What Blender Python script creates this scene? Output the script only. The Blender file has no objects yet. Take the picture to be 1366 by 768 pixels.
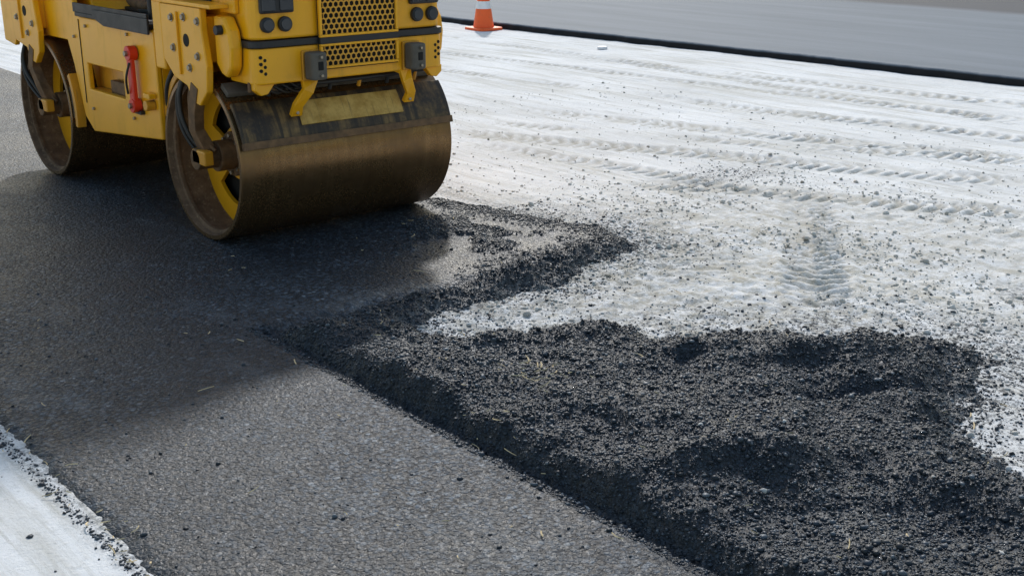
import bpy, bmesh, math, random
import numpy as np
from mathutils import Vector
random.seed(7); rng=np.random.default_rng(7)
scene=bpy.context.scene
scene.view_settings.view_transform='Standard'; scene.view_settings.look='None'; scene.view_settings.exposure=0

# ---------------------------------------------------------------- node helper
class NT:
    def __init__(s,name):
        s.m=bpy.data.materials.new(name); s.m.use_nodes=True
        s.t=s.m.node_tree; s.b=s.t.nodes['Principled BSDF']
    def n(s,typ,**kw):
        nd=s.t.nodes.new(typ)
        for k,v in kw.items(): setattr(nd,k,v)
        return nd
    def l(s,a,b): s.t.links.new(a,b)
    def val(s,sock,v):
        if hasattr(v,'is_linked') or hasattr(v,'links'): s.l(v,sock)
        else: sock.default_value=v
    def pos(s): return s.n('ShaderNodeNewGeometry').outputs['Position']
    def mapping(s,vec,scale=(1,1,1),rot=(0,0,0)):
        m=s.n('ShaderNodeMapping'); s.l(vec,m.inputs['Vector']); m.inputs['Scale'].default_value=scale; m.inputs['Rotation'].default_value=rot
        return m.outputs[0]
    def noise(s,vec,scale,detail=4,rough=.55):
        n=s.n('ShaderNodeTexNoise'); s.l(vec,n.inputs['Vector']); n.inputs['Scale'].default_value=scale
        n.inputs['Detail'].default_value=detail; n.inputs['Roughness'].default_value=rough
        return n.outputs['Fac']
    def voro(s,vec,scale):
        n=s.n('ShaderNodeTexVoronoi'); s.l(vec,n.inputs['Vector']); n.inputs['Scale'].default_value=scale
        return n
    def ramp(s,fac,a,b,va=0.,vb=1.):
        n=s.n('ShaderNodeMapRange'); s.l(fac,n.inputs[0]); n.inputs[1].default_value=a; n.inputs[2].default_value=b
        n.inputs[3].default_value=va; n.inputs[4].default_value=vb; return n.outputs[0]
    def math(s,op,a,b):
        n=s.n('ShaderNodeMath',operation=op); s.val(n.inputs[0],a); s.val(n.inputs[1],b); return n.outputs[0]
    def mix(s,f,a,b):
        n=s.n('ShaderNodeMix',data_type='RGBA'); s.val(n.inputs[0],f)
        for sk,v in ((n.inputs[6],a),(n.inputs[7],b)):
            if isinstance(v,tuple): sk.default_value=(*v[:3],1)
            else: s.l(v,sk)
        return n.outputs[2]
    def bump(s,h,strength,dist,prev=None):
        n=s.n('ShaderNodeBump'); s.l(h,n.inputs['Height']); s.val(n.inputs['Strength'],strength); n.inputs['Distance'].default_value=dist
        if prev is not None: s.l(prev,n.inputs['Normal'])
        return n.outputs[0]
    def attr(s,name):
        n=s.n('ShaderNodeAttribute'); n.attribute_name=name; return n.outputs['Fac']
    def out(s,col=None,rough=None,metal=None,normal=None,spec=None):
        b=s.b
        if col is not None:
            if isinstance(col,tuple): b.inputs['Base Color'].default_value=(*col,1)
            else: s.l(col,b.inputs['Base Color'])
        if rough is not None: s.val(b.inputs['Roughness'],rough)
        if metal is not None: s.val(b.inputs['Metallic'],metal)
        if spec is not None: s.val(b.inputs['Specular IOR Level'],spec)
        if normal is not None: s.l(normal,b.inputs['Normal'])
        return s.m

def mat_simple(name,col,rough=.6,metal=0.,var=.25,scale=14,bump=.15):
    k=NT(name); p=k.pos(); f=k.noise(p,scale,5)
    c=k.mix(k.ramp(f,.3,.7),tuple(x*(1-var) for x in col),tuple(min(1,x*(1+var)) for x in col))
    nb=k.bump(k.noise(p,scale*12,3),bump,.002)
    return k.out(c,k.ramp(f,.3,.7,max(.05,rough-.08),min(1,rough+.1)),metal,nb)

def mat_paint(name,col,dirt=(.22,.125,.05),amt=1.):
    k=NT(name); p=k.pos()
    sep=k.n('ShaderNodeSeparateXYZ'); k.l(p,sep.inputs[0])
    big=k.noise(p,5,6,.65); fine=k.noise(p,60,6,.7)
    streak=k.noise(k.mapping(p,(30,30,2.0)),1.0,5,.6)
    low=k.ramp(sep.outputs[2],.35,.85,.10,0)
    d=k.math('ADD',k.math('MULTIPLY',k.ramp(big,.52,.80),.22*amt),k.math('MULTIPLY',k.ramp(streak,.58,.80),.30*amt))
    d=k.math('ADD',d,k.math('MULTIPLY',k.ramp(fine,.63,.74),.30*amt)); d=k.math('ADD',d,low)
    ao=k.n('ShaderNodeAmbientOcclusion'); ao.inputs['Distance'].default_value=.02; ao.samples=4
    crease=k.ramp(ao.outputs['AO'],.3,.75,.5*amt,0)  # stronger brown tint in tight corners and where parts meet
    d=k.math('MINIMUM',k.math('ADD',d,crease),.92)
    c=k.mix(k.ramp(k.noise(p,2.2,3),.3,.7),tuple(x*.93 for x in col),tuple(min(1,x*1.05) for x in col))
    c=k.mix(d,c,dirt)
    r=k.ramp(d,0,.8,.33,.8)
    return k.out(c,r,0,k.bump(k.noise(p,18,3),.05,.003))

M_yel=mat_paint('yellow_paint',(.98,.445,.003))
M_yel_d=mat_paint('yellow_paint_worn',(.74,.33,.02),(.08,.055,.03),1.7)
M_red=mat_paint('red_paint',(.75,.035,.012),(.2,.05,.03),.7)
M_black=mat_simple('black_paint',(.018,.018,.02),.5)
M_rub=mat_simple('grey_rubber',(.12,.105,.085),.75)
M_dark=mat_simple('dark_cavity',(.012,.011,.010),.9)
M_hose=mat_simple('hose_rubber',(.02,.018,.016),.5)
M_bolt=mat_simple('bolt_steel',(.36,.31,.24),.4,.8)
M_rust=mat_simple('rusty_steel',(.17,.095,.045),.7,.2,.5,20,.5)
M_glass=mat_simple('lamp_glass',(.03,.035,.04),.08,0,.1)
M_boot=mat_simple('boot_leather',(.17,.095,.045),.75,0,.4,25,.4)
M_trous=mat_simple('trousers',(.035,.04,.055),.9)
M_vest=mat_simple('hi_vis_cloth',(.75,.30,.03),.9)
M_skin=mat_simple('skin',(.48,.27,.18),.5,0,.06)
M_hair=mat_simple('hair',(.03,.02,.012),.8)

k=NT('drum_steel'); p=k.pos()
st=k.noise(k.mapping(p,(18,.8,.8)),1.,6,.7); bl=k.noise(p,4,6,.65); sp=k.noise(p,120,4,.75)
c=k.mix(k.ramp(st,.25,.78),(.17,.098,.042),(.27,.165,.075))
c=k.mix(k.ramp(bl,.45,.7,0,.5),c,(.11,.072,.042)); c=k.mix(k.ramp(sp,.60,.72,0,.7),c,(.05,.038,.026))
M_drum=k.out(c,k.ramp(bl,.3,.7,.17,.38),k.ramp(sp,.5,.7,.85,.3),k.bump(sp,.15,.001))
k=NT('drum_inner'); p=k.pos(); a=k.noise(p,7,6,.7); b=k.noise(p,45,4,.7)
c=k.mix(k.ramp(a,.35,.7),(.09,.052,.03),(.25,.155,.09)); c=k.mix(k.ramp(b,.55,.7,0,.7),c,(.36,.25,.15))
M_inner=k.out(c,.75,.15,k.bump(b,.4,.003))
k=NT('scraper_plate'); p=k.pos(); a=k.noise(p,9,6,.7); b=k.noise(k.mapping(p,(34,3,2)),1,5)
c=k.mix(k.ramp(a,.40,.66),(.045,.03,.018),(.25,.15,.05)); c=k.mix(k.ramp(b,.46,.60,0,.85),c,(.025,.018,.013))
M_scr=k.out(c,.55,.15,k.bump(a,.3,.004))
k=NT('muddy_paint'); p=k.pos(); a=k.noise(p,14,6,.7); b=k.noise(k.mapping(p,(60,6,5)),1,4)
c=k.mix(k.ramp(a,.38,.62),(.40,.23,.04),(.62,.40,.11)); c=k.mix(k.ramp(b,.6,.78,0,.7),c,(.12,.075,.03))
M_mud=k.out(c,.7,0,k.bump(a,.5,.004))

# ---------------------------------------------------------------- ground materials
k=NT('crushed_stone_base'); p=k.pos()
a=k.noise(p,.9,6,.62); st=k.noise(k.mapping(p,(7,.55,1),(0,0,.10)),1.,7,.7); f=k.noise(p,34,6,.78); ff=k.noise(p,140,3,.7)
st2=k.noise(k.mapping(p,(22,.9,1),(0,0,-.05)),1.,5,.65)
c=k.mix(k.ramp(a,.35,.68),(.78,.785,.785),(.65,.65,.64))
c=k.mix(k.ramp(st,.50,.66,0,.62),c,(.46,.44,.38))
c=k.mix(k.ramp(st2,.54,.66,0,.52),c,(.43,.415,.36))
c=k.mix(k.ramp(f,.52,.70,0,.42),c,(.37,.36,.34))
c=k.mix(k.math('MULTIPLY',k.attr('rough'),k.ramp(k.noise(p,13,7,.82),.43,.60,0,.9)),c,(.36,.33,.26))
c=k.mix(k.math('MULTIPLY',k.attr('track'),.8),c,(.33,.30,.23))
crumb=k.math('MULTIPLY',k.attr('crumb'),k.ramp(k.noise(p,48,5,.8),.48,.55))
c=k.mix(crumb,c,(.05,.052,.057))
c=k.mix(k.ramp(ff,.63,.72,0,.4),c,(.28,.27,.25))
nb=k.bump(f,.6,.011); nb=k.bump(ff,.4,.003,nb)
M_base=k.out(c,.95,0,nb,.2)

k=NT('asphalt_mix'); p=k.pos()
wp=k.n('ShaderNodeVectorMath',operation='ADD'); k.l(p,wp.inputs[0])
nz=k.n('ShaderNodeTexNoise'); k.l(p,nz.inputs['Vector']); nz.inputs['Scale'].default_value=70; nz.inputs['Detail'].default_value=2
ws=k.n('ShaderNodeVectorMath',operation='SCALE'); k.l(nz.outputs['Color'],ws.inputs[0]); ws.inputs['Scale'].default_value=.014; k.l(ws.outputs[0],wp.inputs[1]); q=wp.outputs[0]
v1=k.voro(q,58); v2=k.voro(q,125); fine=k.noise(p,260,3,.7); n=k.noise(p,1.3,6,.6); pat=k.noise(p,17,5,.75)
s1=k.n('ShaderNodeSeparateColor'); k.l(v1.outputs['Color'],s1.inputs[0]); s2=k.n('ShaderNodeSeparateColor'); k.l(v2.outputs['Color'],s2.inputs[0])
c=k.mix(s2.outputs[0],(.013,.018,.025),(.070,.092,.120))
c=k.mix(k.ramp(s1.outputs[0],.45,1.,0,.75),c,(.100,.128,.162))
c=k.mix(k.ramp(s1.outputs[1],.93,.97,0,.6),c,(.26,.29,.32))
c=k.mix(k.ramp(v1.outputs['Distance'],.40,.70,0,.9),c,(.005,.006,.008))
c=k.mix(k.ramp(pat,.45,.60,0,.7),c,(.010,.013,.018))
c=k.mix(k.ramp(n,.38,.60,0,.55),c,(.012,.015,.020))
lo=k.attr('loose')
cl=k.mix(s2.outputs[1],(.010,.014,.019),(.045,.060,.079)); cl=k.mix(k.ramp(v2.outputs['Distance'],.35,.7,0,.8),cl,(.005,.006,.008))
c=k.mix(lo,c,cl)
dust=k.math('MULTIPLY',k.attr('dust'),k.ramp(k.noise(p,20,7,.82),.44,.62))
c=k.mix(dust,c,(.36,.355,.34))
sc=k.noise(k.mapping(p,(2.2,.9,1),(0,0,.5)),1.3,6,.62)
c=k.mix(k.math('MULTIPLY',k.math('MULTIPLY',k.ramp(sc,.56,.70,0,.32),k.ramp(fine,.4,.6)),k.math('SUBTRACT',1.0,lo)),c,(.26,.29,.32))
b1=k.bump(v1.outputs['Distance'],.8,.006); b1.node.invert=True
b2=k.bump(v2.outputs['Distance'],.7,.004,b1); b2.node.invert=True
nb=k.bump(fine,.4,.002,b2)
nb=k.bump(k.noise(p,85,4,.7),k.math('MULTIPLY',lo,.6),.006,nb)
M_asph=k.out(c,k.math('ADD',k.ramp(s2.outputs[2],0,1,.40,.70),k.ramp(n,.35,.65,.08,-.06)),0,nb,.38)

k=NT('old_asphalt'); p=k.pos(); sp=k.n('ShaderNodeSeparateXYZ'); k.l(p,sp.inputs[0])
w=k.math('ADD',sp.outputs[0],k.math('MULTIPLY',k.noise(p,.6,3),.5))
nn=k.noise(k.mapping(p,(2.0,.25,1)),1,6,.65); f=k.noise(p,120,3,.8); g=k.noise(p,30,4,.8)
c=k.mix(k.ramp(nn,.3,.7),(.112,.140,.172),(.165,.195,.232))
c=k.mix(k.ramp(w,16.6,17.1),c,(.040,.046,.060))
c=k.mix(k.ramp(f,.45,.65,0,.35),c,(.06,.065,.075)); c=k.mix(k.ramp(g,.6,.75,0,.3),c,(.27,.29,.31))
c=k.mix(k.ramp(sp.outputs[2],.012,.028,1,0),c,(.012,.012,.014))
M_old=k.out(c,.8,0,k.bump(f,.6,.003),.3)
def mat_stones(name,cols,rough,spec):
    k=NT(name); p=k.pos(); a=k.attr('tone'); c=k.mix(k.ramp(a,0,.8),cols[0],cols[1]); c=k.mix(k.ramp(a,.88,1.),c,cols[2])
    c=k.mix(k.ramp(k.noise(p,300,3,.7),.5,.7,0,.5),c,cols[0])
    return k.out(c,rough,0,k.bump(k.noise(p,350,3),.5,.001),spec)
M_stone=mat_stones('pale_stone',((.40,.38,.34),(.62,.61,.58),(.30,.27,.22)),.9,.2)
M_crumb=mat_stones('asphalt_crumb',((.010,.014,.019),(.040,.054,.072),(.12,.145,.17)),.5,.40)
M_straw=mat_simple('straw',(.62,.48,.27),.75,0,.45,9,.1)

# ---------------------------------------------------------------- noise in numpy
def vn(x,y,seed=0):
    xi=np.floor(x); yi=np.floor(y); fx=x-xi; fy=y-yi
    def h(a,b):
        v=np.sin(a*127.1+b*311.7+seed*74.7)*43758.5453
        return v-np.floor(v)
    ux=fx*fx*(3-2*fx); uy=fy*fy*(3-2*fy)
    return (h(xi,yi)*(1-ux)+h(xi+1,yi)*ux)*(1-uy)+(h(xi,yi+1)*(1-ux)+h(xi+1,yi+1)*ux)*uy
def fbm(x,y,f,o=4,seed=0,g=.5):
    s=0;a=1;t=0
    for i in range(o):
        s=s+a*vn(x*f+13.1*i,y*f-7.7*i,seed+i); t+=a; a*=g; f*=2.03
    return s/t-.5
def sst(a,b,x):
    t=np.clip((x-a)/(b-a),0,1); return t*t*(3-2*t)
def sdf(poly,x,y):
    d=np.full(x.shape,1e9); ins=np.zeros(x.shape,bool); n=len(poly)
    for i in range(n):
        ax,ay=poly[i]; bx,by=poly[(i+1)%n]; ex,ey=bx-ax,by-ay
        t=np.clip(((x-ax)*ex+(y-ay)*ey)/(ex*ex+ey*ey),0,1)
        d=np.minimum(d,np.hypot(x-ax-t*ex,y-ay-t*ey))
        if ay!=by:
            c=((ay>y)!=(by>y))&(x<(bx-ax)*(y-ay)/(by-ay)+ax); ins^=c
    return np.where(ins,d,-d)
MAT=[(.985,-60),(.985,80),(3.87,80),(3.88,8),(3.9,5.4),(3.98,5.0),(4.07,4.62),(4.2,4.3),(4.1,3.95),(2.1,4.0),(2.1,-60)]
LOOSE=[(1.6,-60),(1.6,4.05),(2.6,4.08),(3.5,4.14),(4.0,4.24),(4.24,4.3),(4.15,3.95),(3.5,3.80),(3.24,3.76),(2.66,3.70),(2.62,3.52),(2.8,3.42),(3.15,3.2),(3.43,2.9),(3.94,2.56),(4.13,2.14),(3.74,1.86),(3.42,1.72),(3.28,1.55),(3.25,1.3),(3.2,.9),(3.2,-60)]
TRACKS=[((5.26,6.96),(6.94,3.45),.17,.10),((5.75,7.1),(7.5,3.6),.10,.10),((6.33,7.37),(7.58,3.79),.16,.10),((8.98,9.2),(9.6,4.6),.16,.12),((5.75,4.2),(4.05,2.83),.17,.075),((6.9,11),(8.3,3.5),.13,.11),((4.6,9.5),(6.0,2.0),.12,.10),((9.3,14),(8.7,3),.14,.12),((7.6,14),(8.9,4.6),.12,.12),((5.2,4.9),(6.2,3.0),.15,.10)]
def track(x,y):
    tot=np.zeros(x.shape); m=np.zeros(x.shape)
    for i,((ax,ay),(bx,by),hw,pit) in enumerate(TRACKS):
        L=math.hypot(bx-ax,by-ay); ex,ey=(bx-ax)/L,(by-ay)/L
        amp=.75 if i==4 else 1.0
        s=(x-ax)*ex+(y-ay)*ey; c=-(x-ax)*ey+(y-ay)*ex; c=c+.10*fbm(s,s*0+i,.6,2,i)+.03*fbm(x,y,5,3,170+i)
        env=sst(hw,hw*.65,np.abs(c))*sst(-.2,.3,s)*sst(L+.2,L-.3,s)*sst(-.27,.03,fbm(x,y,1.6,4,40+i))*amp
        r=np.sin((s+np.abs(c)*.5+.03*fbm(x,y,9,2,80+i))*2*math.pi/pit)
        r=np.clip(r*1.6,-1,1)*sst(-.28,.02,fbm(x,y,6,4,90+i))
        side=np.exp(-((np.abs(c)-hw)/.02)**2)*sst(-.2,.3,s)*sst(L+.2,L-.3,s)*sst(-.2,.1,fbm(x,y,1.2,3,140+i))*amp
        tot+=env*r*.011-env*.004+side*.008; m=np.maximum(m,env*(.5-.5*r)*.9)
    return tot,m
def h_ground(x,y):
    t,m=track(x,y)
    far=sst(14,11,np.hypot(x-4,y-4))
    z=-.040+.02*fbm(x,y,.8,4,3)+far*.010*fbm(x,y,6,4,5)
    ru=1/(1+np.exp(np.clip((.9*np.hypot((x-4.1)/1.4,(y-3.4)/1.0)-1.2)*3,-50,50)))
    z=z+ru*far*.026*fbm(x,y,20,3,9)
    z=z+t
    z=z+far*.012*fbm(x*10+y*1.2,y*.5,1,3,21)
    z=np.where(x<1.6,-.012+.003*fbm(x,y,9,3,4),z)
    return z,m,ru
def h_mat(x,y):
    jx=x+.02*fbm(x,y,7,3,11)+.018*fbm(x,y,30,2,12)
    dm=sdf(MAT,x,y); dm=dm+.03*fbm(x,y,4,3,13)+.04*fbm(x,y,24,3,113,.6)
    wob=.30*fbm(x,y,3.2,5,14,.6)
    dl=sdf(LOOSE,x,y)+wob*sst(2.1,2.6,x)*sst(4.3,3.9,y)+.10*fbm(x,y,9,4,15)+.11*fbm(x,y,26,3,115,.7)
    for hx,hy,hr in ((2.66,3.36,.07),(2.88,3.30,.05),(2.5,3.62,.04)):
        dl=dl-.42*np.exp(-((x-hx)**2+(y-hy)**2)/hr**2)*(x>2.3)
    zm=-.075+.075*sst(-.06,.075,dm)**.6+.0022*fbm(x,y,2.0,3,16)
    near=sst(9,6,y)*sst(-2,0,y)
    H=.112+.085*fbm(x,y,2.0,3,17)+near*(.072*fbm(x,y,5.0,3,18)+.026*fbm(x,y,17,3,19)+.010*fbm(x,y,50,2,24))
    for (cx,cy,sx,sy,an,amp) in [(2.85,2.6,.16,.3,.5,-.04),(2.55,2.2,.09,.5,.15,.035),(2.42,1.75,.16,.14,.2,-.045),(2.55,1.95,.3,.06,-.5,.045),
                                 (3.5,2.3,.4,.06,-.5,.06),(3.3,2.08,.35,.06,-.4,-.055),(3.7,2.2,.1,.3,.6,-.03),(2.9,3.1,.3,.07,-.4,.045),(2.95,1.4,.1,.3,.2,.04),(2.75,1.35,.1,.3,.1,-.05),(2.35,3.1,.12,.2,.2,.02),(3.2,2.6,.3,.05,-.7,.045),(3.6,4.1,.4,.07,.05,-.035)]:
        ca,sa=math.cos(an),math.sin(an); u=(x-cx)*ca+(y-cy)*sa; v=-(x-cx)*sa+(y-cy)*ca
        H=H+amp*np.exp(-(u/sx)**2-(v/sy)**2)
    back=sst(4.2,3.7,y)
    H=np.maximum(H,.04)*(.62+.38*back)
    zl=-.075+H*sst(-.02,.34,dl)**.8*sst(2.09,2.19,jx)+.02*sst(-.1,.05,dl)*sst(2.09,2.15,jx)
    z=np.maximum(zm,zl)
    loose=sst(-.008,.006,zl-zm)
    bd=sst(.28,.05,dm)*sst(3.0,3.6,x)*sst(7.,5,y)
    z=z+bd*(.025*fbm(x,y,14,4,22)+.006)
    lump=sst(.02,.14,fbm(x,y,2.8,5,27,.6))*sst(5.1,4.75,y)*sst(2.9,3.4,x)*sst(3.9,4.1,y)
    z=z+lump*(.018+.02*fbm(x,y,20,3,28))
    el=sst(.05,.0,dm)*(x<1.5)
    loose=np.maximum(np.maximum(np.maximum(loose,bd),lump),el)
    dust=sst(.20,.0,dl)*sst(2.3,2.7,x)*sst(4.2,3.9,y)+.75*sst(.13,.28,fbm(x,y,2.4,4,31))*loose*sst(2.2,2.5,x)
    return z,loose,np.clip(dust,0,1),dl,dm

def axis(lo,hi,step,end_lo,end_hi,g=1.045,mx=6):
    a=list(np.arange(lo,hi,step)); s=step
    while a[-1]<end_hi: s=min(s*g,mx if a[-1]>20 else .04 if a[-1]<11 else mx); a.append(a[-1]+s)
    s=step; b=[]; c=lo
    while c>end_lo: s=min(s*1.15,mx); c-=s; b.append(c)
    return np.array(b[::-1]+a)
def grid_mesh(name,xs,ys,zf,attrs,keep=None,mat=None):
    X,Y=np.meshgrid(xs,ys,indexing='ij'); nx,ny=X.shape
    I=np.arange(nx*ny).reshape(nx,ny)
    q=np.stack([I[:-1,:-1],I[1:,:-1],I[1:,1:],I[:-1,1:]],-1).reshape(-1,4)
    co=np.stack([X,Y,zf],-1).reshape(-1,3)
    if keep is not None:
        kf=keep.reshape(-1)[q].any(1); q=q[kf]
        used=np.unique(q); re=np.full(nx*ny,-1); re[used]=np.arange(len(used)); q=re[q]; co=co[used]
    else: used=np.arange(nx*ny)
    me=bpy.data.meshes.new(name); me.vertices.add(len(co)); me.vertices.foreach_set('co',co.ravel())
    me.loops.add(q.size); me.loops.foreach_set('vertex_index',q.ravel().astype(np.int32))
    me.polygons.add(len(q)); me.polygons.foreach_set('loop_start',(np.arange(len(q))*4).astype(np.int32))
    me.polygons.foreach_set('use_smooth',np.ones(len(q),bool))
    for kx,v in attrs.items():
        at=me.attributes.new(kx,'FLOAT','POINT'); at.data.foreach_set('value',v.reshape(-1)[used].astype(np.float32))
    me.update(calc_edges=True); me.validate()
    ob=bpy.data.objects.new(name,me); scene.collection.objects.link(ob); me.materials.append(mat); return ob

xs=axis(.75,4.4,.011,-250,300); ys=axis(.9,5.3,.011,-250,300)
X,Y=np.meshgrid(xs,ys,indexing='ij')
zg,trk,ru=h_ground(X,Y); zm,loose,dust,dl,dm=h_mat(X,Y)
inside=np.maximum(dm,dl*1.0)
crumb=np.clip(sst(-.6,-.0,inside)*(X>1.6)*(.75+1.8*fbm(X,Y,2.5,4,50)),0,1)*sst(9,6,Y)
crumb=np.maximum(crumb,.6*sst(.0,.5,np.exp(-((X-5.75)/.30)**2-((Y-4.75)/.2)**2)+.8*fbm(X,Y,6,3,51)-.1)*(np.hypot(X-5.75,Y-4.75)<.6)); crumb=np.maximum(crumb,.9*np.exp(-((X-4.9)/.14)**2-((Y-2.35)/.14)**2))
crumb=np.where(X<1.6,.5*sst(.93,.99,X),crumb)
sink=np.where((zm>zg+.004),-.012,0.)
grid_mesh('ground',xs,ys,zg+sink,{'track':trk,'rough':ru,'crumb':crumb},None,M_base)
grid_mesh('asphalt_pavement',xs,ys,zm,{'loose':loose,'dust':dust},(zm>zg-.012)&(np.abs(Y)<120),M_asph)
rx=np.concatenate([[0,.001,.012,.03],np.arange(.06,.5,.04),np.geomspace(.5,240,60)]); ry=np.concatenate([np.arange(-60,0,1.),np.arange(0,22,.03),np.arange(22,250,2.)])
RX,RY=np.meshgrid(rx,ry,indexing='ij')
edge=10.95-.062*RY.clip(-60,60)+.06*fbm(RY,RY*0,1.1,4,60)+.04*fbm(RY,RX*0+3,9,3,61)
zz=np.where(RX<=0,-.08,np.where(RX<.006,-.02,np.where(RX<.02,.022,.036)))+.004*fbm(RX,RY,3,3,62)+np.where((RX<.02),.02*fbm(RY,RX,14,3,63),0)
me_road=grid_mesh('asphalt_road',rx,ry,zz,{},None,M_old)
co=np.stack([RX+edge,RY,zz],-1).reshape(-1,3); me_road.data.vertices.foreach_set('co',co.ravel()); me_road.data.update()

# ---------------------------------------------------------------- scattered stones (each mass = one mesh)
ph=(1+5**.5)/2
ICO=np.array([(-1,ph,0),(1,ph,0),(-1,-ph,0),(1,-ph,0),(0,-1,ph),(0,1,ph),(0,-1,-ph),(0,1,-ph),(ph,0,-1),(ph,0,1),(-ph,0,-1),(-ph,0,1)])/1.902
IF=np.array([(0,11,5),(0,5,1),(0,1,7),(0,7,10),(0,10,11),(1,5,9),(5,11,4),(11,10,2),(10,7,6),(7,1,8),(3,9,4),(3,4,2),(3,2,6),(3,6,8),(3,8,9),(4,9,5),(2,4,11),(6,2,10),(8,6,7),(9,8,1)])
def stones(name,pts,sizes,mat):
    n=len(pts); v=ICO[None]*rng.uniform(.7,1.25,(n,12,1))
    v=v*rng.uniform(.6,1.2,(n,1,3)); v[:,:,2]*=.75
    a=rng.uniform(0,6.28,n); c,s=np.cos(a)[:,None],np.sin(a)[:,None]
    x=v[:,:,0]*c-v[:,:,1]*s; y=v[:,:,0]*s+v[:,:,1]*c
    v=np.stack([x,y,v[:,:,2]],-1)*sizes[:,None,None]*.5+pts[:,None,:]; v[:,:,2]+=sizes[:,None]*.10
    f=(IF[None]+np.arange(n)[:,None,None]*12).reshape(-1,3)
    me=bpy.data.meshes.new(name); me.vertices.add(n*12); me.vertices.foreach_set('co',v.ravel())
    me.loops.add(f.size); me.loops.foreach_set('vertex_index',f.ravel().astype(np.int32))
    me.polygons.add(len(f)); me.polygons.foreach_set('loop_start',(np.arange(len(f))*3).astype(np.int32))
    at=me.attributes.new('tone','FLOAT','POINT'); at.data.foreach_set('value',np.repeat(rng.uniform(0,1,n),12).astype(np.float32)); me.update(calc_edges=True)
    ob=bpy.data.objects.new(name,me); scene.collection.objects.link(ob); me.materials.append(mat)
def topz(x,y):
    g=h_ground(x,y)[0]; m=h_mat(x,y); return np.maximum(g,m[0]),m,g
N=330000; x=rng.uniform(2.0,4.9,N); y=rng.uniform(.95,5.3,N); z,m,g=topz(x,y)
ins=np.maximum(m[4],m[3]); pr=m[1]*.75*(m[0]>g)+(m[0]<=g)*np.clip(np.exp(ins*6.)*.20*(1+2.8*fbm(x,y,3,3,77)),0,.35)*(y<5)+.003
pr=np.where((np.abs(x-2.09)<.05)&(y<4.05),.6,pr)
kx=rng.uniform(0,1,N)<pr; sz=np.clip(rng.lognormal(math.log(.0062),.50,N),.003,.024)
stones('loose_asphalt_crumbs',np.stack([x,y,z],-1)[kx],sz[kx],M_crumb)
x=np.concatenate([rng.uniform(.98,2.1,600),rng.normal(.985,.012,1500),rng.uniform(.72,1.0,60),rng.normal(5.75,.2,200)])
y=np.concatenate([rng.uniform(1.2,5,len(x)-200),rng.normal(4.75,.16,200)]); z,m,g=topz(x,y)
stones('asphalt_edge_crumbs',np.stack([x,y,z],-1),np.clip(rng.lognormal(math.log(.0065),.45,len(x)),.003,.02),M_crumb)
N=80000; x=rng.uniform(2.4,8,N); y=rng.uniform(1.2,8,N); z,m,g=topz(x,y); _,_,r=h_ground(x,y)
pr=(m[0]<=g)*(.03+.85*r*sst(-.2,.15,fbm(x,y,2,3,70)))+(m[0]>g)*(m[1]>.5)*.014
kx=rng.uniform(0,1,N)<pr; sz=np.clip(rng.lognormal(math.log(.0085),.55,N),.003,.040)
stones('gravel',np.stack([x,y,z],-1)[kx],sz[kx],M_stone)
# straw
sp=[]
for i in range(210):
    if i<40: sp.append((random.gauss(2.52,.07),random.gauss(2.86,.08)))
    elif i<75: sp.append((random.gauss(1.0,.03),random.uniform(2.6,4.0)))
    elif i<90: sp.append((random.gauss(2.18,.06),random.gauss(2.62,.25)))
    else: sp.append((random.uniform(1.0,4.0),random.uniform(1.2,5.0)))
sx=np.array([a for a,b in sp]); sy=np.array([b for a,b in sp]); sz_,_,_=topz(sx,sy)
bm=bmesh.new()
for (a,b),zq in zip(sp,sz_):
    L=random.choice([.010,.014,.018,.022,.03,.04,.055]); w=random.uniform(.0015,.0028); an=random.uniform(0,6.28); cu=random.uniform(-1.4,1.4); tl=random.uniform(-.1,.25)
    prev=None; px,py,pz=a,b,zq+.007
    for i in range(6):
        d=an+cu*(i/5-.5); nx_,ny_=-math.sin(d),math.cos(d); w2=w*(1-.5*abs(i/5-.5))
        r=[bm.verts.new((px+nx_*w2,py+ny_*w2,pz)),bm.verts.new((px,py,pz+.0018)),bm.verts.new((px-nx_*w2,py-ny_*w2,pz))]
        if prev:
            bm.faces.new((prev[0],prev[1],r[1],r[0])); bm.faces.new((prev[1],prev[2],r[2],r[1]))
        prev=r; px+=math.cos(d)*L/5; py+=math.sin(d)*L/5; pz+=tl*L/5
me=bpy.data.meshes.new('straw'); bm.to_mesh(me); bm.free(); ob=bpy.data.objects.new('straw',me); scene.collection.objects.link(ob); ob.data.materials.append(M_straw)

# ---------------------------------------------------------------- modelling helpers
def empty(name,loc=(0,0,0)):
    e=bpy.data.objects.new(name,None); scene.collection.objects.link(e); e.location=loc; return e
ROLLER=empty('road_roller')
PAR=[ROLLER]
def add(name,bm,mat,bevel=0,seg=2,smooth=False):
    bmesh.ops.recalc_face_normals(bm,faces=bm.faces)
    me=bpy.data.meshes.new(name); bm.to_mesh(me); bm.free(); me.materials.append(mat)
    ob=bpy.data.objects.new(name,me); scene.collection.objects.link(ob); ob.parent=PAR[0]
    if smooth:
        me.polygons.foreach_set('use_smooth',[True]*len(me.polygons))
    if bevel>0:
        b=ob.modifiers.new('b','BEVEL'); b.width=bevel; b.segments=seg; b.limit_method='ANGLE'; b.angle_limit=math.radians(35)
    return ob
def box(name,x,y,z,mat,bevel=.006,seg=2):
    bm=bmesh.new(); bmesh.ops.create_cube(bm,size=1)
    for v in bm.verts: v.co=Vector(((x[0]+x[1])/2+v.co.x*(x[1]-x[0]),(y[0]+y[1])/2+v.co.y*(y[1]-y[0]),(z[0]+z[1])/2+v.co.z*(z[1]-z[0])))
    return add(name,bm,mat,bevel,seg)
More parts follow.
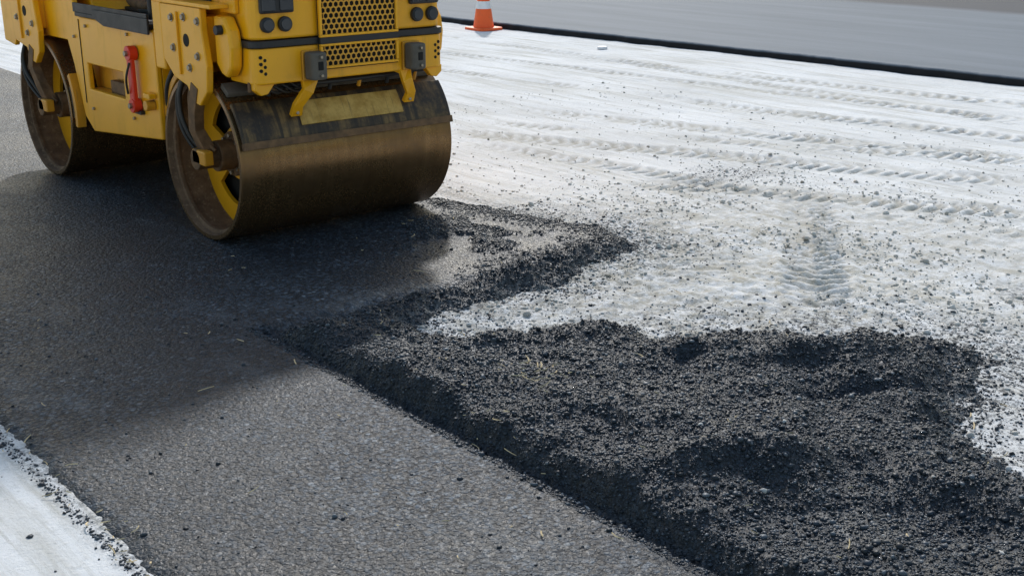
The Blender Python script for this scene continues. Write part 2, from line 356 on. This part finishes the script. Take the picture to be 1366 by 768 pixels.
def prism(name,pts,a0,a1,mat,bevel=.008,axis='x',seg=2):
    bm=bmesh.new()
    def P(u,v,a): return (a,u,v) if axis=='x' else (u,a,v) if axis=='y' else (u,v,a)
    A=[bm.verts.new(P(u,v,a0)) for u,v in pts]; B=[bm.verts.new(P(u,v,a1)) for u,v in pts]; n=len(pts)
    bm.faces.new(A); bm.faces.new(B[::-1])
    for i in range(n): bm.faces.new((A[i],B[i],B[(i+1)%n],A[(i+1)%n]))
    return add(name,bm,mat,bevel,seg)
def cyl(name,p0,p1,r,mat,n=24,bevel=.002,r2=None):
    p0=Vector(p0);p1=Vector(p1); d=p1-p0; bm=bmesh.new()
    bmesh.ops.create_cone(bm,cap_ends=True,segments=n,radius1=r,radius2=r if r2 is None else r2,depth=d.length)
    q=d.to_track_quat('Z','Y')
    for v in bm.verts: v.co=(p0+p1)/2+q@v.co
    return add(name,bm,mat,bevel)
def bolt(name,x,y,z,r=.014,ax='x',mat=None,t=.014):
    mat=mat or M_bolt
    if ax=='x': return cyl(name,(x,y,z),(x-t,y,z),r,mat,6,.0015)
    return cyl(name,(x,y,z),(x,y-t,z),r,mat,6,.0015)
def tube(name,pts,r,mat):
    cu=bpy.data.curves.new(name,'CURVE'); cu.dimensions='3D'; cu.bevel_depth=r; cu.bevel_resolution=4; cu.resolution_u=10; cu.use_fill_caps=True
    s=cu.splines.new('BEZIER'); s.bezier_points.add(len(pts)-1)
    for b,p_ in zip(s.bezier_points,pts): b.co=p_; b.handle_left_type=b.handle_right_type='AUTO'
    cu.materials.append(mat); ob=bpy.data.objects.new(name,cu); scene.collection.objects.link(ob); ob.parent=PAR[0]; return ob
def ribbon(name,pts,w,t,mat):
    bm=bmesh.new(); P=[Vector(q) for q in pts]; rows=[]
    for i,q in enumerate(P):
        d=(P[min(i+1,len(P)-1)]-P[max(i-1,0)]).normalized(); s=Vector((1,0,0)); s=(s-d*s.dot(d)).normalized(); nn=d.cross(s).normalized()
        ww=w[i] if isinstance(w,(list,tuple)) else w
        rows.append([bm.verts.new(q+s*ww/2+nn*t/2),bm.verts.new(q-s*ww/2+nn*t/2),bm.verts.new(q-s*ww/2-nn*t/2),bm.verts.new(q+s*ww/2-nn*t/2)])
    for a,b in zip(rows,rows[1:]):
        for j in range(4): bm.faces.new((a[j],b[j],b[(j+1)%4],a[(j+1)%4]))
    bm.faces.new(rows[0]); bm.faces.new(rows[-1][::-1])
    return add(name,bm,mat,.003)
def arcplate(name,cy,cz,r0,r1,a0,a1,x0,x1,mat,n=20,side=-1,bevel=.002):
    pts=[]
    for i in range(n+1):
        a=math.radians(a0+(a1-a0)*i/n); pts.append((cy+side*r1*math.cos(a),cz+r1*math.sin(a)))
    for i in range(n,-1,-1):
        a=math.radians(a0+(a1-a0)*i/n); pts.append((cy+side*r0*math.cos(a),cz+r0*math.sin(a)))
    bm=bmesh.new()
    A=[bm.verts.new((x0,u,v)) for u,v in pts]; B=[bm.verts.new((x1,u,v)) for u,v in pts]; m=len(pts)
    for i in range(m): bm.faces.new((A[i],B[i],B[(i+1)%m],A[(i+1)%m]))
    for i in range(n):
        for V in (A,B): bm.faces.new((V[i],V[i+1],V[m-2-i],V[m-1-i]))
    return add(name,bm,mat,bevel)
def lathe_x(name,prof,cy,cz,mat,n=96,bevel=0):
    bm=bmesh.new(); rings=[]
    for (x,r) in prof:
        rings.append([bm.verts.new((x,cy+r*math.cos(2*math.pi*i/n),cz+r*math.sin(2*math.pi*i/n))) for i in range(n)])
    for a,b in zip(rings,rings[1:]):
        for i in range(n): bm.faces.new((a[i],b[i],b[(i+1)%n],a[(i+1)%n]))
    ob=add(name,bm,mat); me=ob.data
    me.polygons.foreach_set('use_smooth',[True]*len(me.polygons))
    e=ob.modifiers.new('e','EDGE_SPLIT'); e.split_angle=math.radians(30); return ob

# ---------------------------------------------------------------- drums
def drum(pre,x0,x1,cy,R,ang):
    cz=R+.002; t=.022; dp=.20
    lathe_x(pre+'_drum_shell',[(x0,R-t),(x0,R-.004),(x0+.004,R),(x1-.004,R),(x1,R-.004),(x1,R-t)],cy,cz,M_drum,128)
    for s,xa in ((1,x0),(-1,x1)):
        lathe_x(pre+'_drum_recess',[(xa+s*.0,R-t),(xa+s*.03,R-t-.004),(xa+s*.034,R-t-.022),(xa+s*.05,R-t-.022),(xa+s*.054,R-t-.004),(xa+s*dp,R-t-.006)],cy,cz,M_inner,96)
        lathe_x(pre+'_drum_back',[(xa+s*(dp+.05),R-t),(xa+s*(dp+.05),.001)],cy,cz,M_dark,48)
        bm=bmesh.new(); X0=xa+s*dp; n=96
        def inside(r,a):
            if r>.27 or r<.13: return True
            return ((a-ang)%(2*math.pi/3))<math.radians(62)
        rr=[.03,.08,.13,.165,.2,.235,.27,.32,R-t-.004]
        vs=[[bm.verts.new((X0,cy+r*math.cos(2*math.pi*i/n),cz+r*math.sin(2*math.pi*i/n))) for i in range(n)] for r in rr]
        for j in range(len(rr)-1):
            for i in range(n):
                if inside((rr[j]+rr[j+1])/2,2*math.pi*(i+.5)/n): bm.faces.new((vs[j][i],vs[j+1][i],vs[j+1][(i+1)%n],vs[j][(i+1)%n]))
        ob=add(pre+'_drum_web',bm,M_yel); so=ob.modifiers.new('s','SOLIDIFY'); so.thickness=.02; so.offset=0
        cyl(pre+'_hub_flange',(X0+s*.0,cy,cz),(X0-s*.04,cy,cz),.11,M_rust,32,.004)
        cyl(pre+'_hub_motor',(X0-s*.04,cy,cz),(X0-s*.13,cy,cz),.075,M_rust,32,.006)
        cyl(pre+'_hub_cap',(X0-s*.13,cy,cz),(X0-s*.16,cy,cz),.045,M_yel_d,24,.004)
        for i in range(8):
            a=i*math.pi/4; cyl(pre+'_hub_bolt',(X0-s*.04,cy+.092*math.cos(a),cz+.092*math.sin(a)),(X0-s*.055,cy+.092*math.cos(a),cz+.092*math.sin(a)),.010,M_bolt,6,.001)
FY,FR=5.33,.40; RY_,RR=7.27,.41
drum('front',2.53,3.74,FY,FR,math.radians(200)); drum('rear',2.48,3.70,RY_,RR,math.radians(170))

def yoke(pre,xo,cy,cz,yf,yb,zt):
    for s,xx in ((1,xo),(-1,2*3.135-xo)):
        a=xx; b=xx+s*.035
        pts=[(yf,.86),(yf+.02,.74),(yf+.10,.67),(yf+.17,.68),(yf+.22,.75),(yb-.10,.78),(yb,.86),(yb,zt),(yf+.03,zt),(yf+.03,1.02)]
        prism(pre+'_yoke_plate',pts,min(a,b),max(a,b),M_yel,.006)
        box(pre+'_yoke_bracket',(min(a+s*.03,a+s*.2),max(a+s*.03,a+s*.2)),(yf+.05,yb-.02),(.87,1.08),M_yel,.008)
        if s==1:
            for (dy,zz_) in ((.06,1.06),(.20,1.07),(.08,.90),(.33,.92),(.17,.84),(.33,1.06)):
                bolt(pre+'_yoke_bolt',a,yf+dy,zz_,.014); cyl(pre+'_yoke_washer',(a+.001,yf+dy,zz_),(a-.004,yf+dy,zz_),.020,M_bolt,16,.001)
            cyl(pre+'_yoke_hole',(a+.003,yf+.19,.965),(a-.0015,yf+.19,.965),.030,M_dark,20,0)
            box(pre+'_yoke_rib',(a-.012,a+.002),(yf+.26,yf+.275),(.80,1.09),M_yel,.003)
        ribbon(pre+'_drum_arm',[(a+s*.02,yf+.14,.76),(a+s*.02,yf+.19,.64),(a+s*.03,cy+.02,.54),(a+s*.06,cy-.01,.45),(a+s*.07,cy,cz-.03)],[.05,.05,.05,.06,.06],.07,M_rust if s==1 else M_yel_d)
        cyl(pre+'_arm_pivot',(a+s*.0,cy,cz),(a+s*.12,cy,cz),.052,M_rust,24,.005)
        box(pre+'_arm_block',(min(a,a+s*.05),max(a,a+s*.05)),(cy-.10,cy+.03),(cz-.02,cz+.05),M_yel_d,.008)
        tube(pre+'_hose',[(a+s*.03,yf+.30,.80),(a+s*.01,yf+.34,.66),(a+s*.03,cy+.10,.50),(a+s*.07,cy+.05,.42)],.012,M_hose)
        tube(pre+'_hose_b',[(a+s*.04,yf+.34,.80),(a+s*.02,yf+.39,.62),(a+s*.05,cy+.12,.44),(a+s*.10,cy+.05,.38)],.010,M_hose)
        tube(pre+'_pipe',[(a+s*.05,yf+.24,.80),(a+s*.02,yf+.25,.66),(a+s*.05,cy-.0,.50),(a+s*.08,cy-.06,.44)],.010,M_rust)
yoke('front',2.495,FY,.40,5.13,5.58,1.12)
yoke('rear',2.45,RY_,.41,7.16,7.66,1.10)

arcplate('front_scraper',FY,.402,.412,.432,17,44,2.545,3.725,M_scr)
arcplate('front_scraper_face',FY,.402,.434,.439,24,40,2.86,3.44,M_mud)
arcplate('front_scraper_lip',FY,.402,.404,.444,13,17.5,2.545,3.725,M_rust)
arcplate('front_wet_pad',FY,.402,.403,.43,52,62,2.56,3.71,M_rub)
arcplate('rear_scraper',RY_,.412,.418,.436,-2,22,2.49,3.69,M_scr)
arcplate('rear_scraper_arm',RY_,.412,.438,.47,-8,30,2.49,2.54,M_yel_d)
arcplate('front_guard_arm',FY,.402,.425,.455,100,160,2.545,2.575,M_yel_d)
for xa,xb in ((2.93,2.83),(3.37,3.47)):
    ribbon('scraper_arm',[(xa,4.955,.83),((xa+xb)/2+.01,4.90,.80),((xa*.4+xb*.6),4.882,.745),(xb,4.91,.68),(xb,4.935,.63)],[.095,.085,.055,.05,.06],.024,M_yel)
    for sg in (-1,1): bolt('scraper_bolt',xb,4.925,.655+sg*.012,.009,'y')
tube('spray_pipe',[(2.62,4.98,.775),(2.9,4.97,.765),(3.3,4.97,.765),(3.66,4.98,.775)],.012,M_black)
for i in range(6):
    xx=2.72+i*.165; cyl('spray_nozzle',(xx,4.97,.768),(xx,4.985,.725),.010,M_yel_d if i%2 else M_black,12,.001)
for i in range(4):
    xx=2.66+i*.05; tube('front_hose',[(xx,5.0,.81),(xx+.02,4.93,.77),(xx+.1,4.95,.74),(xx+.2,5.0,.80)],.007,M_hose)
box('spray_bracket',(2.60,2.74),(4.935,4.955),(.755,.80),M_rust,.004)

# ---------------------------------------------------------------- front module
prism('front_chassis',[(4.93,.80),(5.06,.86),(5.66,.86),(5.66,1.10),(4.93,1.10)],2.63,3.64,M_yel,.012)
prism('side_cheek',[(4.97,.955),(4.985,.86),(5.03,.815),(5.08,.83),(5.125,.87),(5.125,1.09),(5.03,1.09),(4.985,1.03)],2.54,2.602,M_yel,.014)
prism('side_cheek_r',[(4.97,.955),(4.985,.86),(5.03,.815),(5.08,.83),(5.125,.87),(5.125,1.09),(5.03,1.09),(4.985,1.03)],3.668,3.73,M_yel,.014)
def plan(x0,x1,y0,y1,r,n=5):
    pts=[(x1,y1),(x0,y1)]
    for i in range(n+1):
        a=math.pi+i/n*math.pi/2; pts.append((x0+r+r*math.cos(a),y0+r+r*math.sin(a)))
    for i in range(n+1):
        a=1.5*math.pi+i/n*math.pi/2; pts.append((x1-r+r*math.cos(a),y0+r+r*math.sin(a)))
    return pts
prism('bumper',plan(2.605,3.665,4.885,5.12,.05),.79,.952,M_yel,.008,'z')
prism('bumper_tab',[(2.61,.80),(2.61,.765),(2.64,.74),(2.675,.745),(2.72,.80)],4.90,4.94,M_yel,.005,'y')
prism('bumper_tab_r',[(3.66,.80),(3.66,.765),(3.63,.74),(3.595,.745),(3.55,.80)],4.90,4.94,M_yel,.005,'y')
prism('bumper_strip',plan(2.598,3.672,4.878,5.14,.052),.955,.985,M_black,.003,'z')
prism('hood',plan(2.61,3.66,4.89,5.66,.06),.988,1.36,M_yel,.012,'z')
prism('hood_top',[(4.91,1.362),(4.95,1.44),(5.1,1.48),(5.66,1.48),(5.66,1.362)],2.64,3.63,M_yel,.03)
def hexgrille(name,x0,x1,z0,z1,y):
    bm=bmesh.new(); R_=.0165; ri=.0122; dx=R_*math.sqrt(3); dz=R_*1.5
    r=0; z=z0+.02
    while z<z1-.012:
        x=x0+.02+(dx/2 if r%2 else 0)
        while x<x1-.014:
            O=[];I=[]
            for i in range(6):
                a=math.pi/6+i*math.pi/3
                O.append(bm.verts.new((x+R_*math.cos(a),y,z+R_*math.sin(a)))); I.append(bm.verts.new((x+ri*math.cos(a),y,z+ri*math.sin(a))))
            for i in range(6): bm.faces.new((O[i],O[(i+1)%6],I[(i+1)%6],I[i]))
            x+=dx
        z+=dz; r+=1
    bmesh.ops.remove_doubles(bm,verts=bm.verts,dist=.0008)
    ob=add(name,bm,M_yel_g); so=ob.modifiers.new('s','SOLIDIFY'); so.thickness=.004; so.offset=0
    t=.014
    for nm,xx,zz2 in (('b',(x0-.004,x1+.004),(z0-.002,z0+.010)),('t',(x0-.004,x1+.004),(z1-.010,z1+.002)),('l',(x0-.004,x0+.011),(z0+.0105,z1-.0105)),('r',(x1-.011,x1+.004),(z0+.0105,z1-.0105))):
        box(name+'_frame_'+nm,xx,(y-.008,y+.012),zz2,M_yel,.003)
M_yel_g=mat_paint('grille_paint',(.72,.34,.02),(.14,.09,.04),.8)
box('grille_cavity',(2.935,3.375),(4.8715,4.8765),(.835,1.33),M_dark,0)
hexgrille('grille_lower',2.94,3.37,.842,.952,4.866); hexgrille('grille_upper',2.94,3.37,.985,1.32,4.866)
box('grille_divider',(2.935,3.375),(4.856,4.871),(.954,.983),M_black,.002)
for xx in (2.895,3.455):
    prism('buffer',plan(xx-.042,xx+.042,4.795,4.872,.025),.80,.925,M_rub,.01,'z')
    box('buffer_slot',(xx-.014,xx+.014),(4.7915,4.80),(.845,.885),M_dark,.004)
    box('buffer_base',(xx-.05,xx+.05),(4.8725,4.8835),(.795,.93),M_yel_d,.003)
    bolt('buffer_bolt',xx,4.796,.905,.008,'y'); bolt('buffer_bolt',xx,4.796,.822,.008,'y')
for sx_ in (-1,1):
    c=3.135
    for o in (.365,.455):
        xx=c+sx_*o
        cyl('lamp_bezel',(xx,4.892,1.055),(xx,4.870,1.055),.034,M_black,28,.004); cyl('lamp_lens',(xx,4.8705,1.055),(xx,4.866,1.055),.026,M_glass,24,.002)
    box('lamp_housing',(min(c+sx_*.32,c+sx_*.49),max(c+sx_*.32,c+sx_*.49)),(4.868,4.892),(1.105,1.19),M_black,.008)
    for o in (.36,.45):
        xx=c+sx_*o; box('lamp_lens_square',(xx-.034,xx+.034),(4.862,4.8695),(1.115,1.18),M_glass,.004)
    for zz_ in (.84,.87,.90):
        for q_ in (.475,.495): cyl('bumper_hole',(c+sx_*q_,4.892,zz_+(q_-.475)*.7),(c+sx_*q_,4.8835,zz_+(q_-.475)*.7),.008,M_dark,16,.001)
box('side_panel',(2.585,2.612),(5.0,5.14),(1.10,1.34),M_yel,.006)
box('side_vent',(2.6,2.6095),(5.26,5.55),(1.13,1.30),M_black,.003)
for i in range(6): box('vent_slat',(2.594,2.608),(5.27,5.54),(1.145+i*.025,1.152+i*.025),M_black,.001)
box('frame_block',(2.50,2.64),(5.585,5.69),(.80,1.16),M_yel,.01)
box('frame_ledge',(2.49,2.60),(5.05,5.66),(1.122,1.14),M_yel,.004)
cyl('grab_knob',(2.51,5.05,1.03),(2.54,5.05,1.03),.022,M_black,16,.003)
tube('module_hose',[(2.56,5.60,.82),(2.545,5.68,.70),(2.56,5.72,.60),(2.60,5.78,.52)],.014,M_hose)
tube('module_hose_b',[(2.60,5.60,.80),(2.58,5.67,.66),(2.60,5.72,.56),(2.62,5.78,.48)],.012,M_hose)

# ---------------------------------------------------------------- articulation + rear module
cyl('articulation_pin',(3.135,5.70,.42),(3.135,5.70,1.0),.07,M_rust)
box('articulation_block',(2.95,3.32),(5.62,5.80),(.50,.90),M_black,.01)
side=[(5.74,.43),(6.66,.345),(6.75,.42),(6.84,.70),(6.90,.83),(7.72,.83),(7.80,.72),(7.98,.74),(7.98,1.12),(6.80,1.12),(6.72,.975),(5.74,.975)]
def wall_with_hole():
    bm=bmesh.new(); x0,x1=2.52,2.55
    P=[(5.74,.43),(6.16,.391),(6.64,.347),(6.75,.42),(6.84,.70),(6.90,.83),(7.72,.83),(7.80,.72),(7.98,.74),(7.98,1.12),(6.80,1.12),(6.72,.975),(6.64,.975),(6.16,.975),(5.74,.975)]
    H=[(6.16,.585),(6.64,.585),(6.64,.725),(6.16,.725)]
    v=[bm.verts.new((x0,a,b)) for a,b in P]; h=[bm.verts.new((x0,a,b)) for a,b in H]
    F=[(v[0],v[1],h[0],h[3],v[13],v[14]),(v[1],v[2],h[1],h[0]),(h[3],h[2],v[12],v[13]),(v[2],v[3],v[4],v[5],h[2],h[1]),(v[5],v[11],v[12],h[2]),(v[5],v[6],v[9],v[10],v[11]),(v[6],v[7],v[8],v[9])]
    for f in F: bm.faces.new(f)
    r=bmesh.ops.extrude_face_region(bm,geom=bm.faces[:]); 
    for g in r['geom']:
        if isinstance(g,bmesh.types.BMVert): g.co.x=x1
    return add('rear_side_wall',bm,M_yel,.007)
wall_with_hole()
prism('rear_body',side,2.62,3.70,M_yel,.01)
prism('rear_body_rim',[(5.74,.975),(6.71,.975),(6.71,.945),(5.74,.945)],2.551,2.62,M_yel,.002)
box('rear_body_front',(2.551,2.619),(5.741,5.77),(.44,.944),M_yel,.002)
box('access_box_back',(2.605,2.6195),(6.1,6.7),(.5,.8),M_yel_d,.0)
box('access_box_floor',(2.551,2.604),(6.12,6.68),(.565,.583),M_yel_d,.001)
box('access_step',(2.565,2.60),(6.2,6.45),(.584,.65),M_rust,.003)
box('lock_bar',(2.475,2.50),(5.94,5.995),(.57,.85),M_red,.006)
cyl('lock_eye_top',(2.47,5.967,.845),(2.515,5.967,.845),.038,M_red,24,.003); cyl('lock_eye_low',(2.47,5.967,.58),(2.515,5.967,.58),.036,M_red,24,.003)
cyl('lock_pin_top',(2.455,5.967,.845),(2.52,5.967,.845),.014,M_bolt,12); cyl('lock_pin_low',(2.455,5.967,.58),(2.52,5.967,.58),.014,M_bolt,12)
box('lock_rest',(2.495,2.52),(5.92,6.01),(.535,.555),M_black,.003); tube('lock_strap',[(2.468,5.94,.80),(2.455,5.965,.72),(2.468,5.99,.64)],.006,M_hose)
cyl('side_knob',(2.52,5.80,.60),(2.47,5.80,.60),.026,M_yel_d,20,.004); box('side_lug',(2.48,2.52),(5.765,5.84),(.635,.66),M_yel,.004)
for yy,zz_ in ((6.05,.93),(6.6,.93),(6.78,.86),(6.05,.50),(6.6,.48)): bolt('wall_bolt',2.521,yy,zz_,.009)
box('wall_seam',(2.5165,2.5205),(6.70,6.706),(.50,.96),M_dark,0)
box('deck',(2.50,3.72),(5.76,6.70),(.978,1.0),M_black,.004)
prism('deck_step_plate',[(5.73,1.03),(5.73,.955),(6.28,.955),(6.42,.99),(6.42,1.03)],2.488,2.50,M_black,.003)
box('deck_kick_plate',(2.50,2.515),(5.76,6.72),(1.0,1.05),M_black,.003)
prism('rear_cover',[(6.72,1.121),(6.72,1.25),(6.85,1.42),(7.8,1.42),(7.96,1.3),(7.96,1.121)],2.56,3.68,M_yel,.03)
box('rear_cover_vent',(2.54,2.562),(7.1,7.6),(1.18,1.32),M_black,.003)
prism('fuel_cover',[(6.74,1.121),(6.74,1.16),(7.16,1.16),(7.16,1.121)],2.50,2.56,M_black,.004)
box('seat_box',(2.85,3.25),(6.72,7.05),(1.0,1.38),M_black,.02); 
box('seat_cushion',(2.83,3.27),(6.62,7.06),(1.38,1.48),M_black,.04,4); box('seat_back',(2.83,3.27),(7.02,7.14),(1.48,1.98),M_black,.04,4)
prism('console',[(5.68,1.0),(5.68,1.62),(5.85,1.66),(5.95,1.56),(5.9,1.0)],2.7,3.4,M_black,.02)
cyl('steering_column',(3.05,5.88,1.55),(3.05,6.12,1.76),.025,M_black)
bpy.ops.mesh.primitive_torus_add(major_radius=.17,minor_radius=.014,location=(3.05,6.13,1.77)); o=bpy.context.object; o.name='steering_wheel'; o.data.materials.append(M_black); o.parent=ROLLER
o.rotation_euler=(Vector((0,.24,.21))).to_track_quat('Z','Y').to_euler()
cyl('steering_hub',(3.05,6.11,1.75),(3.05,6.14,1.78),.04,M_black)
for a in (0,2.1,4.2):
    vx=Vector((math.cos(a),math.sin(a),0)); vx.rotate(Vector((0,.24,.21)).to_track_quat('Z','Y')); vx*=.165
    cyl('steering_spoke',(3.05,6.13,1.77),(3.05+vx.x,6.13+vx.y,1.77+vx.z),.01,M_black)
for xx in (2.60,3.63):
    box('rops_post',(xx,xx+.08),(7.1,7.2),(1.40,2.62),M_yel,.01)
    tube('rops_front_post',[(xx+.04,5.62,1.46),(xx+.04,5.64,1.9),(xx+.04,6.1,2.62)],.022,M_black)
box('canopy',(2.52,3.78),(6.1,7.5),(2.62,2.70),M_yel,.04,4)
tube('hand_rail',[(2.55,5.80,1.02),(2.53,5.82,1.5),(2.55,6.0,1.62),(2.56,6.3,1.62)],.016,M_black)

# ---------------------------------------------------------------- operator (seated on the roller)
OP=empty('operator'); PAR[0]=OP
def skin(name,chains,mat,sub=2,root=0):
    me=bpy.data.meshes.new(name); vs=[];es=[];rs=[];idx={}
    for ch in chains:
        pr=None
        for (pt,r) in ch:
            key=tuple(round(q,4) for q in pt)
            if key not in idx: idx[key]=len(vs); vs.append(pt); rs.append(r)
            i=idx[key]
            if pr is not None: es.append((pr,i))
            pr=i
    me.from_pydata(vs,es,[]); ob=bpy.data.objects.new(name,me); scene.collection.objects.link(ob); ob.parent=PAR[0]
    m=ob.modifiers.new('sk','SKIN'); m.use_smooth_shade=True
    for i,r in enumerate(rs):
        sv=me.skin_vertices[0].data[i]; rr=r if isinstance(r,tuple) else (r,r); sv.radius=rr; sv.use_root=(i==0)
    s=ob.modifiers.new('ss','SUBSURF'); s.levels=sub; s.render_levels=sub; me.materials.append(mat); return ob
X0=3.05; pel=(X0,6.88,1.56)
skin('trousers_legs',[[(pel,.13),((X0-.10,6.84,1.55),.10),((X0-.20,6.58,1.56),.085),((X0-.25,6.44,1.53),.068),((X0-.25,6.50,1.30),.058),((X0-.25,6.56,1.14),.052)],
                      [(pel,.13),((X0+.10,6.84,1.55),.10),((X0+.16,6.56,1.56),.085),((X0+.18,6.40,1.53),.068),((X0+.18,6.42,1.30),.058),((X0+.18,6.44,1.14),.052)]],M_trous)
for fx,fy in ((X0-.25,6.56),(X0+.18,6.44)):
    skin('boot',[[((fx,fy+.02,1.16),.056),((fx,fy+.025,1.08),.052),((fx,fy+.02,1.045),.050),((fx-.004,fy-.07,1.040),(.045,.038)),((fx-.008,fy-.16,1.034),(.050,.032)),((fx-.008,fy-.205,1.030),(.036,.022))]],M_boot)
    prism('boot_sole',[(fx-.042,fy+.07),(fx+.038,fy+.07),(fx+.036,fy-.06),(fx+.045,fy-.15),(fx+.02,fy-.23),(fx-.03,fy-.23),(fx-.055,fy-.15),(fx-.042,fy-.06)],1.0015,1.020,M_hose,.004,'z')
ch_=(X0,6.92,1.98)
skin('jacket',[[((X0,6.89,1.60),(.16,.12)),((X0,6.92,1.78),(.16,.115)),(ch_,(.17,.115)),((X0,6.90,2.10),.07)],
   [(ch_,(.17,.115)),((X0-.19,6.90,2.02),.062),((X0-.25,6.75,1.84),.050),((X0-.20,6.50,1.80),.042),((X0-.165,6.36,1.83),.034)],
   [(ch_,(.17,.115)),((X0+.19,6.90,2.02),.062),((X0+.25,6.75,1.84),.050),((X0+.20,6.50,1.80),.042),((X0+.165,6.36,1.83),.034)]],M_vest)
skin('head',[[((X0,6.90,2.12),.052),((X0,6.885,2.19),.058),((X0,6.875,2.25),(.075,.085)),((X0,6.88,2.31),(.078,.092)),((X0,6.885,2.36),(.065,.075))]],M_skin)
skin('nose',[[((X0,6.79,2.28),.010),((X0,6.775,2.255),.014),((X0,6.785,2.24),.010)]],M_skin,1)
for s in (-1,1):
    cyl('eye',(X0+s*.03,6.797,2.285),(X0+s*.03,6.788,2.285),.010,M_hair,12); cyl('ear',(X0+s*.075,6.885,2.27),(X0+s*.088,6.885,2.27),.026,M_skin,14,.004)
    hx=X0+s*.16
    skin('hand_palm',[[((hx,6.37,1.832),.024),((hx,6.33,1.838),(.034,.018)),((hx,6.28,1.845),(.036,.016))]],M_skin)
    for i,(o,L) in enumerate(((-.027,.9),(-.009,1.),(.009,.97),(.027,.78))):
        skin('finger',[[((hx+o,6.29,1.845),.0095),((hx+o,6.29-.045*L,1.842),.009),((hx+o,6.29-.06*L,1.815),.0085),((hx+o,6.29-.04*L,1.795),.0075)]],M_skin,1)
    skin('thumb',[[((hx-s*.02,6.345,1.83),.013),((hx-s*.045,6.31,1.82),.0105),((hx-s*.045,6.275,1.808),.009)]],M_skin,1)
box('mouth',(X0-.022,X0+.022),(6.788,6.797),(2.212,2.217),M_hair,.001)
bm=bmesh.new(); bmesh.ops.create_uvsphere(bm,u_segments=24,v_segments=14,radius=1)
for v in bm.verts: v.co=Vector((X0+v.co.x*.105,6.885+v.co.y*.125,2.325+max(v.co.z,0)*.11))
add('hard_hat',bm,M_yel,0,2,True); cyl('hat_brim',(X0,6.86,2.318),(X0,6.86,2.326),.135,M_yel,32,.003)

# ---------------------------------------------------------------- traffic cone
CONE=empty('traffic_cone'); PAR[0]=CONE
k=NT('cone_orange'); M_or=k.out(k.mix(k.ramp(k.noise(k.pos(),9,5),.5,.85),(.95,.13,.02),(.60,.13,.05)),.5)
M_wh=mat_simple('cone_white_band',(.8,.8,.82),.45,0,.1)
cx,cy=9.95,12.4; zb=float(h_ground(np.array([cx]),np.array([cy]))[0][0])
prism('base',[(cx+a*.19,cy+b*.19) for a,b in ((-1,-.8),(-.8,-1),(.8,-1),(1,-.8),(1,.8),(.8,1),(-.8,1),(-1,.8))],zb,zb+.035,M_or,.008,'z')
def conering(nm,z0,z1,m,off=0):
    R=lambda z:.135-(.135-.028)*(z/.70)+off
    bm=bmesh.new(); A=[[bm.verts.new((cx+R(z)*math.cos(i*math.pi/18),cy+R(z)*math.sin(i*math.pi/18),zb+.035+z)) for i in range(36)] for z in (z0,z1)]
    for i in range(36): bm.faces.new((A[0][i],A[0][(i+1)%36],A[1][(i+1)%36],A[1][i]))
    bm.faces.new(A[1]); add(nm,bm,m,0,2,False)
conering('body_lower',0,.235,M_or); conering('band_lower',.235,.33,M_wh,.002); conering('body_mid',.33,.46,M_or); conering('band_upper',.46,.60,M_wh,.002); conering('body_top',.60,.70,M_or)
PAR[0]=None
prism('litter_scrap',[(9.60,9.85),(9.68,9.83),(9.72,9.9),(9.66,9.95),(9.59,9.91)],-.04,-.01,M_wh,.008,'z')

# ---------------------------------------------------------------- light
sd=Vector((.80,1.0,.98)).normalized()
el=math.asin(sd.z); az=math.atan2(sd.x,sd.y)
L=bpy.data.lights.new('sun','SUN'); L.energy=2.9; L.angle=math.radians(3.5); L.color=(1,.98,.955)
so=bpy.data.objects.new('sun',L); scene.collection.objects.link(so); so.rotation_euler=sd.to_track_quat('Z','Y').to_euler()
w=bpy.data.worlds.new('World'); scene.world=w; w.use_nodes=True; nt=w.node_tree
sk=nt.nodes.new('ShaderNodeTexSky'); sk.sky_type='NISHITA'; sk.sun_disc=False; sk.sun_elevation=el; sk.sun_rotation=az; sk.dust_density=2.0; sk.air_density=1.8; sk.ozone_density=2.0
nt.links.new(sk.outputs[0],nt.nodes['Background'].inputs[0]); nt.nodes['Background'].inputs[1].default_value=.15

# ---------------------------------------------------------------- camera
cd=bpy.data.cameras.new('camera'); cd.lens=42.3; cd.sensor_width=36; cd.clip_end=1500; cd.clip_start=.05
cam=bpy.data.objects.new('camera',cd); scene.collection.objects.link(cam); cam.location=(0,0,1.6)
cam.rotation_euler=(math.radians(72),0,math.radians(-40.07)); scene.camera=cam
